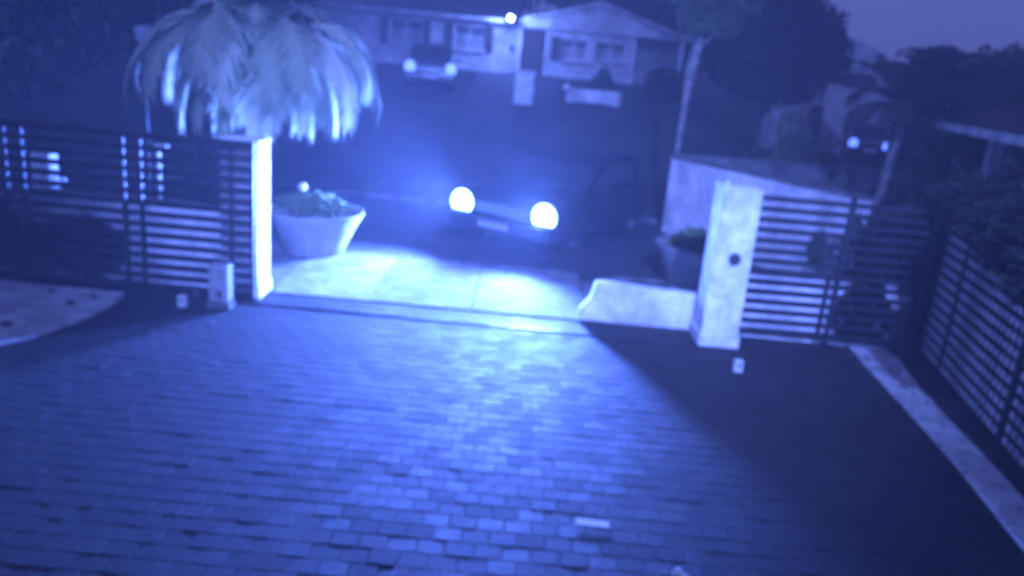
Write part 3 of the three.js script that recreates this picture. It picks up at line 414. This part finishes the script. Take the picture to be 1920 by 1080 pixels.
// ---------------------------------------------------------------- the neighbours at the right
{
  const t = thing('arched_house', 'pale neighbouring house with an arched window among the dark trees', 'house', [15.6, 0.8, -41.2], -0.12);
  const arch = (cx, y0, w, h) => { const p = new THREE.Path(); p.moveTo(cx - w / 2, y0); p.lineTo(cx - w / 2, y0 + h - w * 0.28); p.quadraticCurveTo(cx - w / 2, y0 + h, cx, y0 + h); p.quadraticCurveTo(cx + w / 2, y0 + h, cx + w / 2, y0 + h - w * 0.28); p.lineTo(cx + w / 2, y0); p.closePath(); return p; };
  const face = (pts, holes, d) => { const s = new THREE.Shape(pts.map((p) => new THREE.Vector2(...p))); s.holes.push(...holes); return metreUV(new THREE.ExtrudeGeometry(s, { depth: d, bevelEnabled: false, curveSegments: 10 }).translate(0, 0, -d)); };
  part('wall', joined([face([[-2.1, 0], [2.6, 0], [2.6, 4.6], [-2.1, 4.6]], [arch(1.1, 3.55, 1.6, 0.8), arch(-0.75, 1.0, 0.7, 1.6), arch(1.3, 0.6, 1.2, 1.9)], 0.25), moved(box(4.7, 4.6, 0.2, 0), 0.25, 2.3, -6), moved(box(0.2, 4.6, 5.6, 0), -2.0, 2.3, -3.1), moved(box(0.2, 4.6, 5.6, 0), 2.5, 2.3, -3.1)]), M.house_plaster, t);
  part('gable', prism([[-1.2, 4.62], [1.7, 4.62], [1.7, 5.55], [0.3, 6.05], [-1.2, 5.5]], 0.25, 0.01), M.plaster, t, [0, 0, -0.5]);
  part('roof', joined([moved(box(5.2, 0.1, 3.2, 0.02), 0.25, 5.0, -4.4, -0.3), moved(box(5.2, 0.1, 2.0, 0.02), 0.25, 5.05, -1.9, 0.25)]), M.roof_dark, t);
  [[1.1, 3.95, 1.6, 0.8], [-0.75, 1.8, 0.7, 1.6], [1.3, 1.55, 1.2, 1.9]].forEach(([x, y, w, h]) => { const f = part('window', box(w, 0.06, 0.1, 0.01), M.timber_dark, t, [x, y - 0.05, -0.16]); part('pane', box(w, h, 0.02, 0), M.pane, f, [0, 0, -0.02]); });
  part('column', box(0.3, 3.2, 0.3, 0.02), M.trim_white, t, [-1.75, 1.6, 0.5]);
  const wing = part('wing', joined([moved(box(1.7, 2.6, 2.2, 0.02), -2.6, 1.3, 1.0)]), M.house_plaster, t); part('wing_roof', moved(box(2.1, 0.1, 2.6, 0.02), -2.6, 2.7, 1.0, 0, 0, 0.12), M.roof_dark, wing);
  // the long house at the right edge, running along the fence
  const a = [9.95, -18.4], b = [7.6, -10], len = Math.hypot(b[0] - a[0], b[1] - a[1]), turn = -Math.atan2(b[1] - a[1], b[0] - a[0]);
  const n = thing('long_house', 'neighbouring house with a white fascia and square pillars beyond the side fence', 'house', [a[0] + 0.15, 0, a[1]], turn);
  part('wall', joined([moved(box(len, 0.9, 0.2, 0), len / 2, 0.45, 0), moved(box(0.3, 3.5, 0.24, 0), 0.15, 1.75, 0.02)]), M.house_plaster, n);
  part('back_wall', box(len, 3.5, 0.2, 0), M.timber_dark, n, [len / 2, 1.75, -3]);
  part('fascia', box(len + 0.6, 0.15, 0.06, 0.01), M.trim_white, n, [len / 2 - 0.3, 3.5, 0.8]);
  part('roof', moved(box(len + 0.7, 0.1, 3.8, 0.02), len / 2 - 0.3, 4.05, -1.1, 0.27), M.roof_dark, n);
  for (const x of [2.75, 5.2, 7.6]) part('pillar', box(0.36, 2.66, 0.3, 0.015), M.trim_white, n, [x, 2.13, 0.02]);
  [[0.3, 2.57], [2.93, 5.02], [5.38, 7.42]].forEach(([x0, x1]) => { const w = part('window', joined([moved(box(x1 - x0, 0.07, 0.08), (x0 + x1) / 2, 0.94, 0), moved(box(x1 - x0, 0.07, 0.08), (x0 + x1) / 2, 3.35, 0), moved(box(0.06, 2.3, 0.08), (x0 + x1) / 2, 2.15, 0)]), M.timber_dark, n, [0, 0, -0.02]); for (const s of [-1, 1]) part('pane', box((x1 - x0) / 2 - 0.06, 2.3, 0.01, 0), M.pane, w, [(x0 + x1) / 2 + s * ((x1 - x0) / 4 + 0.01), 2.15, 0]); for (let k = 0; k < 4; k++) part('blind', box(0.8, 0.1, 0.02, 0.004), M.curtain, w, [x0 + 0.75, 2.3 + k * 0.24, 0.03]); });
}
renderer.render(scene, camera);
